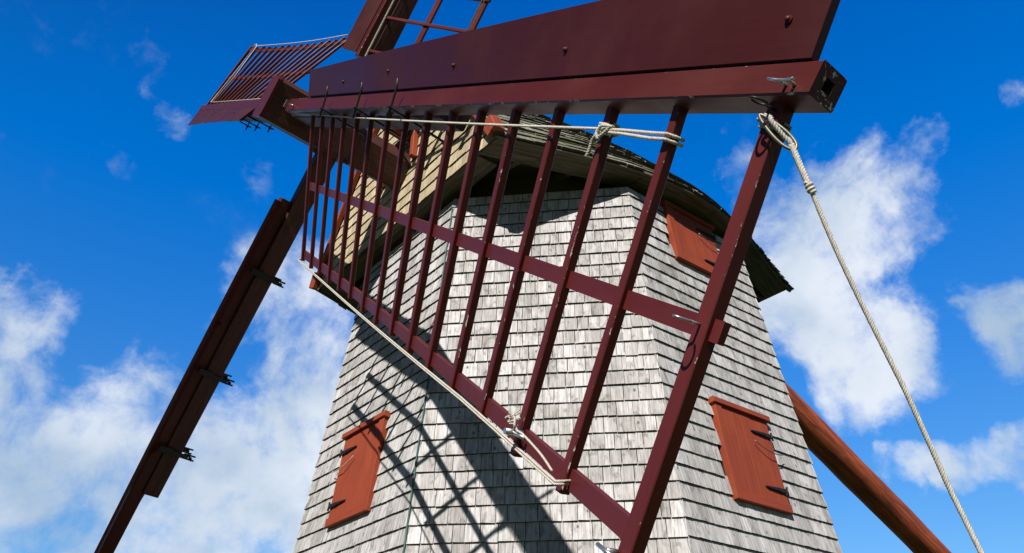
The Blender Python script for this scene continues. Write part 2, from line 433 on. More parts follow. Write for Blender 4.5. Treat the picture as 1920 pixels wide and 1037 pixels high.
def build_shutter(fname, hc, z0, z1, side, idx):
    fr = face_frame(FACES[fname]); n, hd, N_, U_ = fr
    org = on_face(fr, hc, z0); H = (z1-z0)*sqrt(1+TAPER**2)
    def P(x, y, o): return org+hd*x+U_*y+N_*o
    W = SHW; rng = random.Random(40+idx)
    sh = empty('shutter', tuple(P(0, 0, 0)-TO), parent=tower)
    lab = ['red shutter on the left wall face crossed by sail shadows', 'red shutter low on the right wall face', 'red shutter tucked under the eaves of the cap'][idx]
    sh['label'] = lab
    O = P(0, 0, 0)
    def board(name, xa, xb, ya, yb, o0, o1, mat=M_SHUT, tw=0.0):
        g = Geo(); t = rng.random()
        e = .0022 if name != 'plank' else .0007
        # front face chamfered
        p = [P(xa, ya, o0), P(xb, ya, o0), P(xb, yb, o0), P(xa, yb, o0), P(xa, ya, o1-e), P(xb, ya, o1-e), P(xb, yb, o1-e), P(xa, yb, o1-e),
             P(xa+e, ya+e, o1), P(xb-e, ya+e, o1+tw), P(xb-e, yb-e, o1+tw), P(xa+e, yb-e, o1)]
        i = [g.vert(q, t) for q in p]; w, h = xb-xa, yb-ya
        lng = h >= w
        def uvq(w_, h_): return [(0, 0), (0, w_), (h_, w_), (h_, 0)] if lng else [(0, 0), (w_, 0), (w_, h_), (0, h_)]
        for q in ((0, 1, 5, 4), (1, 2, 6, 5), (2, 3, 7, 6), (3, 0, 4, 7), (4, 5, 9, 8), (5, 6, 10, 9), (6, 7, 11, 10), (7, 4, 8, 11)):
            g.face([i[a] for a in q], uvq(w, .03))
        g.face([i[8], i[9], i[10], i[11]], uvq(w, h))
        return g.build(name, mat, sh, O)
    # hd points to the left as seen from outside; the door covers the frame on its hinge side
    D = 0.066
    def xr(a, b): return (min(side*a, side*b), max(side*a, side*b))
    board('frame', *xr(-W, -W+.10), 0, H-.04, -.01, D)
    board('frame', *xr(W-.05, W), 0, H-.04, -.01, D-.022)
    board('sill', -W-.003, W+.003, -.012, .075, -.01, D+.003)
    board('hood', -W-.028, W+.028, H-.045, H+.012, -.01, D+.022)
    board('flashing', -W-.025, W+.025, H+.013, H+.019, .0, D+.016, M_LEAD)
    n_pl = 5; xa = -W+.104; pw = (2*W-.108)/n_pl
    for k in range(n_pl):
        board('plank', *xr(xa+k*pw+.0016, xa+(k+1)*pw-.0016), .079, H-.048, -.0, D-.012+rng.uniform(-.003, .002), tw=rng.uniform(-.002, .002))
    for yy in (.2*H, .78*H):
        g = Geo(); x0 = side*(W-.02); x1 = side*(W-.34)
        for (xa_, xb_, ha, hb) in ((x0, side*(W-.12), .024, .017), (side*(W-.12), x1, .017, .007)):
            p = [P(xa_, yy-ha, D-.012), P(xb_, yy-hb, D-.012), P(xb_, yy+hb, D-.012), P(xa_, yy+ha, D-.012),
                 P(xa_, yy-ha, D+.014), P(xb_, yy-hb, D+.004), P(xb_, yy+hb, D+.004), P(xa_, yy+ha, D+.014)]
            if side < 0: p = [p[1], p[0], p[3], p[2], p[5], p[4], p[7], p[6]]
            g.hexa(p)
        g.tube([P(side*(W-.012), yy-.045, D+.010), P(side*(W-.012), yy+.045, D+.010)], .011, 8)
        for xx in (.08, .2, .3): g.dome(P(side*(W-xx), yy, D+.006), N_, .008, .006, 8)
        g.build('hinge_strap', M_IRON, sh, O)
    # wire hook
    g = Geo(); pts = []
    for k in range(15):
        t = k/14; x = side*(W-.36+.40*t+.05*(t > .5)); pts.append(P(x, .66*H-.05*sin(pi*t)*1.2-.06*t, D+.02+.02*sin(pi*t)))
    g.tube(pts, .0055, 6); g.build('wire_hook', M_BRONZE if side < 0 else M_ROPE_GREY, sh, O)
for i_, a_ in enumerate(SHUT): build_shutter(*a_, i_)

def build_cable():
    g = Geo(); pts = []; rng = random.Random(3)
    az = PSI-rad(22.5)
    for k in range(60):
        z = 5.62-(5.62+1.6)*k/59; R = (A0-TAPER*z)/cos(rad(22.5))+.030+rng.uniform(-.004, .004)
        a = az+rng.uniform(-.0012, .0012)
        pts.append((AX+R*sin(a), AY+R*cos(a), z+CAMZ))
    g.tube(pts, .0095, 6); g.build('conductor_cable', M_COPPER, tower, TO)
build_cable()

# ------------------------------------------------------------------ mill cap
ZE, ZR = 5.87, 8.74
CO = V((AX, AY, ZE+CAMZ))
cap = empty('cap_housing', tuple(CO), 'boat shaped shingled windmill cap with sunlit yellowish gable and mossy roof', 'windmill cap')
def C(f, h, z): return V((AX, AY, CAMZ))+UH*f+HH*h+V((0, 0, z))
FF, FB = 2.70, -2.63
def ew(f): return 0.006*f**4-0.005*f**3-0.132*f**2+0.035*f+2.769
def roofp(f, t, side, out=0.0):
    def p(f_, t_):
        w = ew(f_); bul = .14+.15*max(0, min(1, (1.6-f_)/3.6)); s_ = sin(pi*max(0, min(1, t_)))
        return C(f_, side*(w*(1-t_)+bul*s_*.79), ZE+.03+(ZR-ZE-.03)*t_+bul*s_*.6)
    q = p(f, t)
    if out:
        a = p(f+.02, t)-p(f-.02, t); b = p(f, min(1, t+.02))-p(f, t-.02)
        n = a.cross(b).normalized()
        if n.z < 0: n = -n
        q = q+n*out
    return q
def build_cap():
    rng = random.Random(5)
    # roof deck
    g = Geo(); nf, nt = 28, 12
    for side in (1, -1):
        ids = [[g.vert(roofp(FB+(FF-FB)*i/nf, j/nt, side, -.012)) for j in range(nt+1)] for i in range(nf+1)]
        for i in range(nf):
            for j in range(nt): g.face([ids[i][j], ids[i+1][j], ids[i+1][j+1], ids[i][j+1]])
    g.build('roof', M_SOFFIT, cap, CO)
    # roof shingles, too small to tell apart singly from below
    g = Geo(); NT = 27
    for side in (1, -1):
        for j in range(NT):
            t0 = (j-.12)/NT; t1 = (j+1.35)/NT
            if t1 > 1: t1 = 1.0
            f = FF+.05
            while f > FB-.05:
                w = rng.uniform(.09, .17); f2 = max(f-w, FB-.06); tt = t0+rng.gauss(0, .0022)
                o = rng.uniform(.020, .034); tone = rng.random()
                p = [roofp(f, tt, side, .0), roofp(f2+.004, tt, side, .0), roofp(f2+.004, tt, side, o), roofp(f, tt, side, o),
                     roofp(f, t1, side, .0), roofp(f2+.004, t1, side, .0), roofp(f2+.004, t1, side, .004), roofp(f, t1, side, .004)]
                if side < 0: p = [p[1], p[0], p[3], p[2], p[5], p[4], p[7], p[6]]
                shingle_into(g, p, tone); f = f2
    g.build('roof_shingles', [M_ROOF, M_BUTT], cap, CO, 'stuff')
    # ridge boards
    g = Geo(); g.beam(C(FF+.06, .07, ZR+.03), C(FB-.06, .07, ZR+.03), (HH*.7+V((0, 0, -.7))), .16, .03)
    g.beam(C(FF+.06, -.07, ZR+.03), C(FB-.06, -.07, ZR+.03), (HH*.7+V((0, 0, .7))), .16, .03); g.build('ridge_board', M_ROOF, cap, CO)
    # gable walls
    def prof(f, n=10):
        return [(ew(f)*(1-t)+.14*sin(pi*t)*.79, ZE+.03+(ZR-ZE-.03)*t+.14*sin(pi*t)*.6) for t in [k/n for k in range(n+1)]]
    for f, nm, mt in ((FF-.03, 'gable_wall', M_CORE), (FB+.06, 'rear_gable_wall', M_GREYWOOD)):
        g = Geo(); pr = prof(f)
        for a in range(len(pr)-1):
            (h0, z0), (h1, z1) = pr[a], pr[a+1]
            for ff, fl in ((f, 1), (f-.06, -1)):
                q = [C(ff, -h0, z0), C(ff, h0, z0), C(ff, h1, z1), C(ff, -h1, z1)]
                g.quad(q if fl > 0 else q[::-1], [(-h0, z0), (h0, z0), (h1, z1), (-h1, z1)])
        g.quad([C(f, -2.05, ZE+.03), C(f-.06, -2.05, ZE+.03), C(f-.06, 2.05, ZE+.03), C(f, 2.05, ZE+.03)])
        g.build(nm, mt, cap, CO)
    # gable shingles, each its own piece
    def hmax(z):
        lo, hi = 0.0, 1.0
        for _ in range(25):
            t = (lo+hi)/2
            zz = ZE+.03+(ZR-ZE-.03)*t+.14*sin(pi*t)*.6
            if zz < z: lo = t
            else: hi = t
        return ew(FF)*(1-lo)+.14*sin(pi*lo)*.79-.02
    cells = []; z = ZE-.01; rest = Geo()
    while z < ZR-.12:
        h0 = hmax(z+.0); h = -h0
        while h < h0-.001:
            hb = min(h+rng.uniform(.13, .20), h0)
            if h0-hb < .06: hb = h0
            zz = z+rng.gauss(0, .003); ht = .165+.03; bo = rng.uniform(.018, .026)
            ha_, hb_ = h, hb
            lim = hmax(min(zz+ht, ZR))
            ta, tb = max(-lim, min(lim, ha_)), max(-lim, min(lim, hb_))
            Fp = FF-.03
            p = [C(Fp, ha_+.003, zz), C(Fp, hb_, zz), C(Fp+bo, hb_, zz), C(Fp+bo, ha_+.003, zz),
                 C(Fp, ta+.003, zz+ht), C(Fp, tb, zz+ht), C(Fp+.004, tb, zz+ht), C(Fp+.004, ta+.003, zz+ht)]
            q = [p[1], p[0], p[3], p[2], p[5], p[4], p[7], p[6]]
            if HH.cross(V((0, 0, 1))).dot(UH) > 0: q = p
            x, y = project(p[3]); d = (V(p[3])-V((0, 0, CAMZ))).length
            cells.append((d, q, rng.random())); h = hb
        z += .165
    cells.sort(key=lambda c: c[0])
    for k, (d, p, tone) in enumerate(cells):
        if k < 290:
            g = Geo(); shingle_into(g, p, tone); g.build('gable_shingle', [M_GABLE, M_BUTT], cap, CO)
        else: shingle_into(rest, p, tone)
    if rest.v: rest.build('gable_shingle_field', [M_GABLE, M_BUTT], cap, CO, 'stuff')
    # barge boards along both verges, front and rear
    for f, nm in ((FF+.035, 'barge_board'), (FB-.03, 'barge_board')):
        pr = prof(max(FB, min(FF, f)), 8)
        for side in (1, -1):
            g = Geo(); t = rng.random()
            for a in range(len(pr)-1):
                (h0, z0), (h1, z1) = pr[a], pr[a+1]
                e = V((h1-h0, z1-z0)); e.normalize(); nx, nz = e.y, -e.x   # outward in (h, z)
                def Q(h, z, o, ff): return C(ff, side*(h+nx*o), z-nz*o*-1 if False else z+nz*o*-1)
                def Q(h, z, o, ff): return C(ff, side*(h+(z1-z0)/sqrt((h1-h0)**2+(z1-z0)**2)*o), z-(h1-h0)/sqrt((h1-h0)**2+(z1-z0)**2)*o)
                p = [Q(h0, z0, -.06, f-.03), Q(h0, z0, -.06, f+.03), Q(h0, z0, .012, f+.03), Q(h0, z0, .012, f-.03),
                     Q(h1, z1, -.06, f-.03), Q(h1, z1, -.06, f+.03), Q(h1, z1, .012, f+.03), Q(h1, z1, .012, f-.03)]
                if side < 0: p = [p[1], p[0], p[3], p[2], p[5], p[4], p[7], p[6]]
                g.hexa(p, t)
            g.build(nm, M_SHUT if f > 0 else M_SOFFIT, cap, CO)
    # eave fascia, soffit boards, curb
    for side in (1, -1):
        g = Geo(); n = 30
        for i in range(n):
            f0, f1 = FB+(FF-FB)*i/n, FB+(FF-FB)*(i+1)/n
            p = []
            for zz in (ZE, ZE+.055):
                for ff, dd in ((f0, -.035), (f1, -.035), (f1, .0), (f0, .0)): p.append(C(ff, side*(ew(ff)+dd), zz))
            if side < 0: p = [p[1], p[0], p[3], p[2], p[5], p[4], p[7], p[6]]
            g.hexa(p, .3)
        g.build('fascia', M_SOFFIT, cap, CO)
        n = 9
        for i in range(n):
            f0, f1 = FB+.05+(FF-FB-.1)*i/n, FB+.05+(FF-FB-.1)*(i+1)/n-.006
            g = Geo(); p = []; dz = rng.uniform(0, .012)
            for zz in (ZE+.012+dz, ZE+.03+dz):
                for ff, dd in ((f0, -.40), (f1, -.40), (f1, -.036), (f0, -.036)): p.append(C(ff, side*(ew(ff)+dd), zz))
            if side < 0: p = [p[1], p[0], p[3], p[2], p[5], p[4], p[7], p[6]]
            g.hexa(p, rng.random()); g.build('soffit_board', M_SOFFIT, cap, CO)
    for f0, f1 in ((FF-.05, FF-.34), (FB+.34, FB+.05)):
        g = Geo(); p = []
        for zz in (ZE+.010, ZE+.05):
            for ff, hh in ((f0, -1.72), (f0, 1.72), (f1, 1.72), (f1, -1.72)): p.append(C(ff, hh, zz))
        g.hexa(p, .4); g.build('sill_beam', M_SOFFIT, cap, CO)
    # curb ring and inner floor
    g = Geo(); R = 2.38; n = 32; r0 = [g.vert(C(R*cos(2*pi*k/n), R*sin(2*pi*k/n), TOWER_TOP-.05)) for k in range(n)]
    r1 = [g.vert(C(R*cos(2*pi*k/n), R*sin(2*pi*k/n), ZE+.45)) for k in range(n)]
    for k in range(n): g.face([r0[k], r0[(k+1) % n], r1[(k+1) % n], r1[k]])
    g.build('curb', M_SOFFIT, cap, CO)
    g = Geo(); pts = []
    n = 20
    lo = [C(FB+.1+(FF-FB-.2)*i/n, ew(FB+.1+(FF-FB-.2)*i/n)-.12, ZE+.30) for i in range(n+1)]
    hi = [C(FB+.1+(FF-FB-.2)*i/n, -ew(FB+.1+(FF-FB-.2)*i/n)+.12, ZE+.30) for i in range(n+1)]
    for i in range(n): g.quad([lo[i], lo[i+1], hi[i+1], hi[i]])
    g.build('cap_floor', M_SOFFIT, cap, CO)
    # rafters between soffit and curb
    for side in (1, -1):
        for f in [-2.2+.62*i for i in range(8)]:
            g = Geo(); g.beam(C(f, side*(ew(f)-.04), ZE+.07), C(f, side*(ew(f)-.9), ZE+.22), UH, .07, .10, tone=rng.random())
            g.build('rafter', M_SOFFIT, cap, CO)
build_cap()

# ------------------------------------------------------------------ sail rotor (windshaft, stocks and the four sails)
HUB = V((-2.759, 7.247, 6.853+CAMZ))
AL, TILT, PHI = -2.2561166, 0.100571, -0.6559702
U = V((sin(AL)*cos(TILT), cos(AL)*cos(TILT), sin(TILT)))
h_ = V((0, 0, 1)).cross(U).normalized(); v_ = U.cross(h_)
S = h_*cos(PHI)+v_*sin(PHI); B = U.cross(S)
OB = -0.532                                       # the second stock crosses the shaft behind the first
RB = [1.495, 1.907, 2.303, 2.717, 3.133, 3.547, 3.99, 4.412, 4.838, 5.278, 5.709, 6.161, 6.628, 7.095, 7.566, 8.089]
LBAR, LMID, LHEM, RTIP = 1.66, 0.844, 1.585, 8.27
def twist(r):
    q = (r-4.5)/3; return 0.331-0.107*q-0.037*q*q
ROT = Matrix((S, B, U)).transposed().to_4x4(); ROT.translation = HUB
rotor = empty('sail_rotor', (0, 0, 0), 'maroon four armed windmill sail rotor with lattice sails on a heavy windshaft', 'windmill sails')
rotor.matrix_world = ROT
def bdir(w): return V((0, cos(w), sin(w)))        # towards the leading edge in a sail's own axes
def bnrm(w): return V((0, -sin(w), cos(w)))       # out of the lattice towards the wind
def lat(r, l, o=0.0):                              # a point on the twisted lattice surface
    w = twist(r); return V((r, 0, 0))+bdir(w)*l+bnrm(w)*o

def rotor_part(g, name, mats, parent=rotor, kind=None): return g.build(name, mats, parent, kind=kind)

def build_shaft():
    g = Geo(); hs = .265
    g.beam((0, 0, .20), (0, 0, -.95), (1, 0, 0), 2*hs, 2*hs, .05, mats=(0, 0))
    rotor_part(g, 'windshaft', [M_STOCK])
    g = Geo(); g.beam((0, 0, .203), (0, 0, .245), (1, 0, 0), 2*hs+.012, 2*hs+.012, .045, mats=(0, 0)); rotor_part(g, 'poll_end_plate', [M_MAROON])
    g = Geo(); g.beam((0, 0, -.953), (0, 0, -4.6), (1, 0, 0), .50, .50, .12, .46, .46, mats=(0, 0)); rotor_part(g, 'shaft_neck', [M_STOCK])
    for z in (-.92,):
        g = Geo(); g.beam((0, 0, z-.025), (0, 0, z+.025), (1, 0, 0), 2*hs+.016, 2*hs+.016, .052, mats=(0, 0)); rotor_part(g, 'iron_band', [M_IRON])
    for sgn in (1, -1):
        g = Geo(); g.beam((sgn*(hs-.02), .005, .010), (sgn*(hs+.035), .005, .010), (0, 0, 1), .10, .10, .006, mats=(0, 0)); rotor_part(g, 'wedge', [M_GREYWOOD])
        g = Geo(); g.beam((.0, sgn*(hs-.02), OB-.07), (.0, sgn*(hs+.055), OB-.07), (0, 0, 1), .16, .035, .004, mats=(0, 0)); rotor_part(g, 'wedge', [M_GREYWOOD])
    for o, ax in ((0, V((1, 0, 0))), (OB, V((0, 1, 0)))):
        sd = V((0, 1, 0)) if o == 0 else V((1, 0, 0))
        g = Geo()
        for s in (1, -1):
            g.beam(ax*(s*.001)+V((0, 0, o-.19)), ax*(s*4.95)+V((0, 0, o-.175)), sd, .215, .235, .012, .17, .20, tone=.3, mats=(0, 0))
        rotor_part(g, 'stock', [M_STOCK])
build_shaft()

def sail_template(whip0=.52, board0=1.44, lath0=1.45, deep=0.0, bw0=.068):
    """list of (name, mesh) in a sail's own axes: x out along the whip, y to the leading board, z to the wind"""
    out = []; rng = random.Random(21)
    mm = [M_MAROON, M_CHIP]
    def add(g, name, mats): out.append((name, g.mesh(name, mats)))
    # whip
    g = Geo(); g.beam((whip0, -.022, -deep/2), (RTIP, 0, -deep/2), (0, 1, 0), .155, .130+deep, .007, .122, .126+deep, tone=.2, caps=False, mats=(0, 1))
    # end with its square mortise
    e = .061; q = .022
    for (x, sg) in ((RTIP, 1),):
        oc = [g.vert((x, a*e, b*e)) for a, b in ((-1, -1), (1, -1), (1, 1), (-1, 1))]
        ic = [g.vert((x, a*q, b*q)) for a, b in ((-1, -1), (1, -1), (1, 1), (-1, 1))]
        bc = [g.vert((x-.10, a*q, b*q)) for a, b in ((-1, -1), (1, -1), (1, 1), (-1, 1))]
        for k in range(4):
            j = (k+1) % 4
            g.face([oc[k], oc[j], ic[j], ic[k]], [(k*.3, 0), (k*.3+.12, 0), (k*.3+.1, .04), (k*.3+.02, .04)], 2)
            g.face([ic[k], ic[j], bc[j], bc[k]], None, 3)
        g.face(bc, None, 3)
    g.quad([(whip0, -.095, -.06), (whip0, -.095, .06), (whip0, .05, .06), (whip0, .05, -.06)])
    add(g, 'whip', mm+[M_ENDGRAIN, M_CORE])
    # leading board: a twisted plank standing off the front of the whip
    g = Geo(); n = 26; rows = []
    for k in range(n+1):
        r = board0+(8.215-board0)*k/n; w0, w1 = bw0, .335+.0165*(r-1.5); row = []
        for l, o in ((w0, .022), (w0, .058), (w1, .058), (w1, .022)):
            w = twist(r); row.append(g.vert(V((r, 0, 0))+V((0, 0, 1))*o+bdir(w)*l, .35))
        rows.append((row, r))
    for k in range(n):
        a, ra = rows[k]; b, rb = rows[k+1]
        for e1 in range(4):
            e2 = (e1+1) % 4; ww = (.036, .33, .036, .33)[e1]
            g.face([a[e1], a[e2], b[e2], b[e1]], [(ra, e1), (ra, e1+ww), (rb, e1+ww), (rb, e1)])
    g.face(rows[0][0][::-1]); g.face(rows[-1][0])
    add(g, 'leading_board', [M_BOARD])
    for r, l in ((8.06, .21), (6.64, .20), (5.28, .19), (4.0, .21), (2.76, .17)):
        g = Geo(); w = twist(r); p = V((r, 0, 0))+V((0, 0, .058))+bdir(w)*l
        g.dome(p, bnrm(w), .012, .018, 12); g.tube([p, p+bnrm(w)*.006], .016, 12, caps=True); add(g, 'bolt', [M_MAROON])
    # sail bars
    for i, r in enumerate(RB):
        w = twist(r); big = i == 15
        wd, th = (.068, .062) if big else ((.038, .038) if i < 8 else (.045, .047))
        top = .26 if i % 4 == 3 and not big else .05
        L = LBAR+rng.uniform(-.015, .015)+(.06 if big else 0)
        D = V((-.0168, cos(w), sin(w)))
        c0 = V((r, 0, 0))+bnrm(w)*(.018-th/2)
        g = Geo(); g.beam(c0+D*top, c0-D*L, (1, 0, 0), wd, th, .0045, tone=rng.random(), mats=(0, 1)); add(g, 'sail_bar', [M_BARS, M_CHIP if i > 10 else M_BARS])
    # laths let into the bars, running the length of the sail
    for l, wd, th, r0, r1, nm in ((-LMID, .078, .030, lath0, 8.185, 'middle_lath'), (-LHEM, .082, .032, lath0+.02, 8.10, 'hem_lath')):
        g = Geo(); n = 24; prev = None
        for k in range(n+1):
            r = r0+(r1-r0)*k/n; cur = [g.vert(lat(r, l+a*wd/2, -.022+b*th/2), .6) for a, b in ((-1, -1), (-1, 1), (1, 1), (1, -1))]
            if prev:
                for e1 in range(4):
                    e2 = (e1+1) % 4
                    g.face([prev[e1], prev[e2], cur[e2], cur[e1]], [(pr, e1), (pr, e1+.07), (r, e1+.07), (r, e1)])
            else: g.face(cur[::-1])
            prev, pr = cur, r
        g.face(prev); add(g, nm, [M_BARS])
    return out
TEMPLATE = sail_template()
SECOND = {n: m for n, m in sail_template(1.0, 1.05, .95, .046, .045) if n in ('whip', 'leading_board', 'middle_lath', 'hem_lath')}   # the two sails on the second stock

def clamp_geo(r, short=False):
    """iron clamp: straps above and below whip and stock joined by rods in front and behind"""
    g = Geo(); w = twist(r)
    g.beam((r, -.118, .135), (r, -.128, -.41), (1, 0, 0), .034, .016, .003, mats=(0, 0))
    g.beam((r, .118, .055), (r, .118, -.41), (1, 0, 0), .034, .016, .003, mats=(0, 0))
    if short:
        g = Geo()
        for y in (-.118, .118):
            g.beam((r, y, .0), (r, y, -.36), (1, 0, 0), .055, .020, .003, mats=(0, 0)); g.beam((r-.012, y*1.12, .005), (r-.012, y*1.12, -.17), (1, 0, 0), .075, .016, .003, mats=(0, 0))
            for dx in (-.032, .020): g.tube([(r+dx, y, -.30), (r+dx, y, -.44)], .011, 8)
    else: g.tube([(r, -.195, .098), (r, -.118, .112), (r, .03, .140), (r, .095, .165)], .009, 8)
    g.tube([(r, -.20, -.385), (r, .20, -.385)], .010, 8)
    for y in (-.135, .135): g.tube([(r, y-.012, -.385), (r, y+.012, -.385)], .022, 6)
    return g
CL1, CL2 = (2.46, 3.57, 4.45), (1.97, 3.33, 4.36)
CL1S = {r: clamp_geo(r, True).mesh('clamp', [M_IRON]) for r in CL1}
SAILS = []
SAIL_LABEL = ['near sail reaching right across the front of the tower', 'upper sail rising out of the top of the picture',
              'far sail pointing up and left behind the shaft end', 'lower sail hanging down to the left, seen edge on']
CLM = {r: clamp_geo(r, r in CL2).mesh('clamp', [M_IRON]) for r in CL1+CL2}
first = []
for k in range(4):
    sl = empty('sail', (0, 0, 0 if k % 2 == 0 else OB), parent=rotor); sl.rotation_euler = (0, 0, k*pi/2); sl['label'] = SAIL_LABEL[k]
    if k == 0:
        for nm, me in TEMPLATE:
            o = bpy.data.objects.new(nm, me); COL.objects.link(o); o.parent = sl; first.append(o)
    else:
        for o in first:
            c = o.copy(); COL.objects.link(c); c.parent = sl
            if k == 1 and o.name.startswith('sail_bar'): c.location.x = .09
            if c.name.startswith('sail_bar') and k != 1:
                for ms in c.material_slots: ms.link = 'OBJECT'; ms.material = M_BARS
            if k % 2 and c.name.split('.')[0] in SECOND: c.data = SECOND[c.name.split('.')[0]]
    for r in (CL1 if k != 3 else CL2):
        o = bpy.data.objects.new('clamp', CL1S[r] if k in (1, 2) else CLM[r]); COL.objects.link(o); o.parent = sl
    SAILS.append(sl)
    if k == 1:
        o = bpy.data.objects.new('sail_bar', TEMPLATE[7][1]); o.location.x = -.38; COL.objects.link(o); o.parent = sl

def sail_fittings():
    sl = SAILS[0]
    # horn cleats on the whip
    for r, b, o in ((8.18, -.030, .063), (.92, -.045, .068)):
        g = Geo()
        for dx in (-.018, .018): g.tube([(r+dx, b, o-.005), (r+dx, b, o+.032)], .0065, 8)
        pts = [(r-.062, b, o+.046), (r-.035, b, o+.037), (r, b, o+.033), (r+.03, b, o+.036), (r+.045, b, o+.041)]
        g.tube(pts, .0055, 8); g.build('cleat', M_STEEL, sl)
    # ring pipe on the hem near the thirteenth bar
    g = Geo(); p = lat(7.19, -1.55, .03); n_ = bnrm(twist(7.19))
    g.tube([p-V((.0, 0, 0)), p+n_*.09], .014, 10); g.tube([p+n_*.05, p+n_*.05+V((.11, .01, 0))], .010, 8); g.build('cleat', M_STEEL, sl)
    # eye hooks on the last bar
    for l in (-.84, -.085):
        w = twist(8.09); n_ = bnrm(w); d = bdir(w); p = lat(8.10, l, .012)
        g = Geo(); g.tube([p, p+n_*.055], .0055, 8)
        c = p+n_*.088; pts = [c+n_*(.033*cos(a))+V((.024*sin(a), 0, 0)) for a in [pi+2*pi*k/18*.93 for k in range(19)]]
        g.tube(pts, .005, 6); g.build('eye_hook', M_STEEL if l < -.5 else M_IRON, sl)
    g = Geo(); p = lat(8.09, -1.66, .02); g.tube([p, p+bnrm(twist(8.09))*.05], .012, 10); g.tube([p+bnrm(twist(8.09))*.05+V((-.05, 0, 0)), p+bnrm(twist(8.09))*.05+V((.05, 0, 0))], .008, 8)
    g.build('cleat', M_STEEL, sl)
sail_fittings()

# ------------------------------------------------------------------ timber trim round the shaft, tail pole
def cap_extras():
    g = Geo(); a = HUB-U*1.62+B*.30+S*.10
    up = V((0, 0, 1))
    zc = HUB.z-CAMZ-0.10*(4.35-2.72)
    # frame boards round the opening in the gable
    for h0, z0, h1, z1 in ((-.42, zc-.06, -.42, zc+.40), (.42, zc-.02, .42, zc+.40), (-.48, zc+.44, .48, zc+.44)):
        g = Geo(); g.beam(C(FF+.03, h0, z0), C(FF+.03, h1, z1), UH, .07, .075, mats=(0, 0)); g.build('shaft_frame_board', M_SHUT, cap, CO)
    # projecting neck boards above the shaft
    for hh in (.30,):
        g = Geo(); g.beam(C(FF+.05, hh, zc+.33), C(FF+.62, hh, zc+.40), up, .13, .05, mats=(0, 0)); g.build('neck_board', M_SHUT, cap, CO)
        g = Geo(); g.beam(C(FF+.55, hh, zc+.46), C(FF+.05, hh, zc+.40), HH, .13, .03, mats=(0, 0)); g.build('neck_board', M_MAROON, cap, CO)
    # end blocks of the barge boards
    for sg in (1, -1):
        g = Geo(); g.beam(C(FF+.0, sg*(ew(FF)-.04), ZE+.26), C(FF+.0, sg*(ew(FF)+.045), ZE+.04), UH, .15, .10, .01, mats=(0, 0)); g.build('barge_end', M_SHUT, cap, CO)
    # tail pole
    g = Geo(); rng = random.Random(9); pts = []
    f0, z0, f1, z1 = -1.6, 7.23, -20.3, -1.45
    n = 40
    for k in range(n+1):
        t = k/n; pts.append(C(f0+(f1-f0)*t, .02*sin(t*9), z0+(z1-z0)*t+.03*sin(t*7)))
    g.tube(pts, .285, 20, r1=.235, tone=.4)
    axis = (pts[-1]-pts[0]).normalized()
    for i, (x, y, z) in enumerate(g.v):
        p_ = V((x, y, z)); u_ = (p_-pts[0]).dot(axis); c_ = pts[0]+axis*u_; a_ = i % 20
        k_ = 1+.022*sin(u_*2.1+a_*.9)+.016*sin(u_*5.3-a_*1.7)+.012*cos(a_*pi/20*8)
        g.v[i] = tuple(c_+(p_-c_)*k_)
    ob = g.build('tail_pole', M_POLE, cap, CO)
    ob['label'] = 'thick reddish brown log sloping down behind the tower'
cap_extras()

# ------------------------------------------------------------------ ropes
SAILM = [ROT @ Matrix.Translation((0, 0, 0 if k % 2 == 0 else OB)) @ Matrix.Rotation(k*pi/2, 4, 'Z') for k in range(4)]
def sw(k, r, l, o): return SAILM[k] @ lat(r, l, o)
def catmull(pts, n=8):
    pts = [V(p) for p in pts]; P = [pts[0]*2-pts[1]]+pts+[pts[-1]*2-pts[-2]]; out = []
    for i in range(1, len(P)-2):
        for k in range(n):
            t = k/n; a, b, c, d = P[i-1:i+3]
            out.append(((b*2)+(c-a)*t+(a*2-b*5+c*4-d)*t*t+(b*3-a-c*3+d)*t**3)*.5)
    return out+[pts[-1]]
def strand_rope(g, pts, R, pitch, n=3, seg=None, sides=6):
    """laid rope: n strands twisted round a line"""
    pts = [V(p) for p in pts]; acc = [0]
    for k in range(1, len(pts)): acc.append(acc[-1]+(pts[k]-pts[k-1]).length)
    L = acc[-1]; N_ = max(8, int(L/pitch*9)); ref = None; centre = []; j = 0
    for k in range(N_+1):
        d = L*k/N_
        while j < len(pts)-2 and acc[j+1] < d: j += 1
        t = (d-acc[j])/max(1e-6, acc[j+1]-acc[j]); p = pts[j].lerp(pts[j+1], t); tg = (pts[j+1]-pts[j]).normalized()
        if ref is None: ref = tg.orthogonal().normalized()
        ref = (ref-tg*ref.dot(tg)).normalized(); centre.append((p, ref.copy(), tg.cross(ref), d))
    for s in range(n):
        sp = [p+(a*cos(d/pitch*2*pi+2*pi*s/n)+b*sin(d/pitch*2*pi+2*pi*s/n))*(R*.46) for p, a, b, d in centre]
        g.tube(sp, R*.58, sides, tone=.2+.3*s)
def ring_round(k, r, l, hw, hh, o, n=2, rad_=.010, pitch=.022):
    """turns of rope wrapped round a sail bar"""
    out = []
    for t in range(n*12+1):
        a = 2*pi*t/12; x = (hw+rad_)*max(-1, min(1, 1.35*cos(a))); z = (hh+rad_)*max(-1, min(1, 1.35*sin(a)))
        out.append(sw(k, r+x, l+pitch*t/12, o+z))
    return out
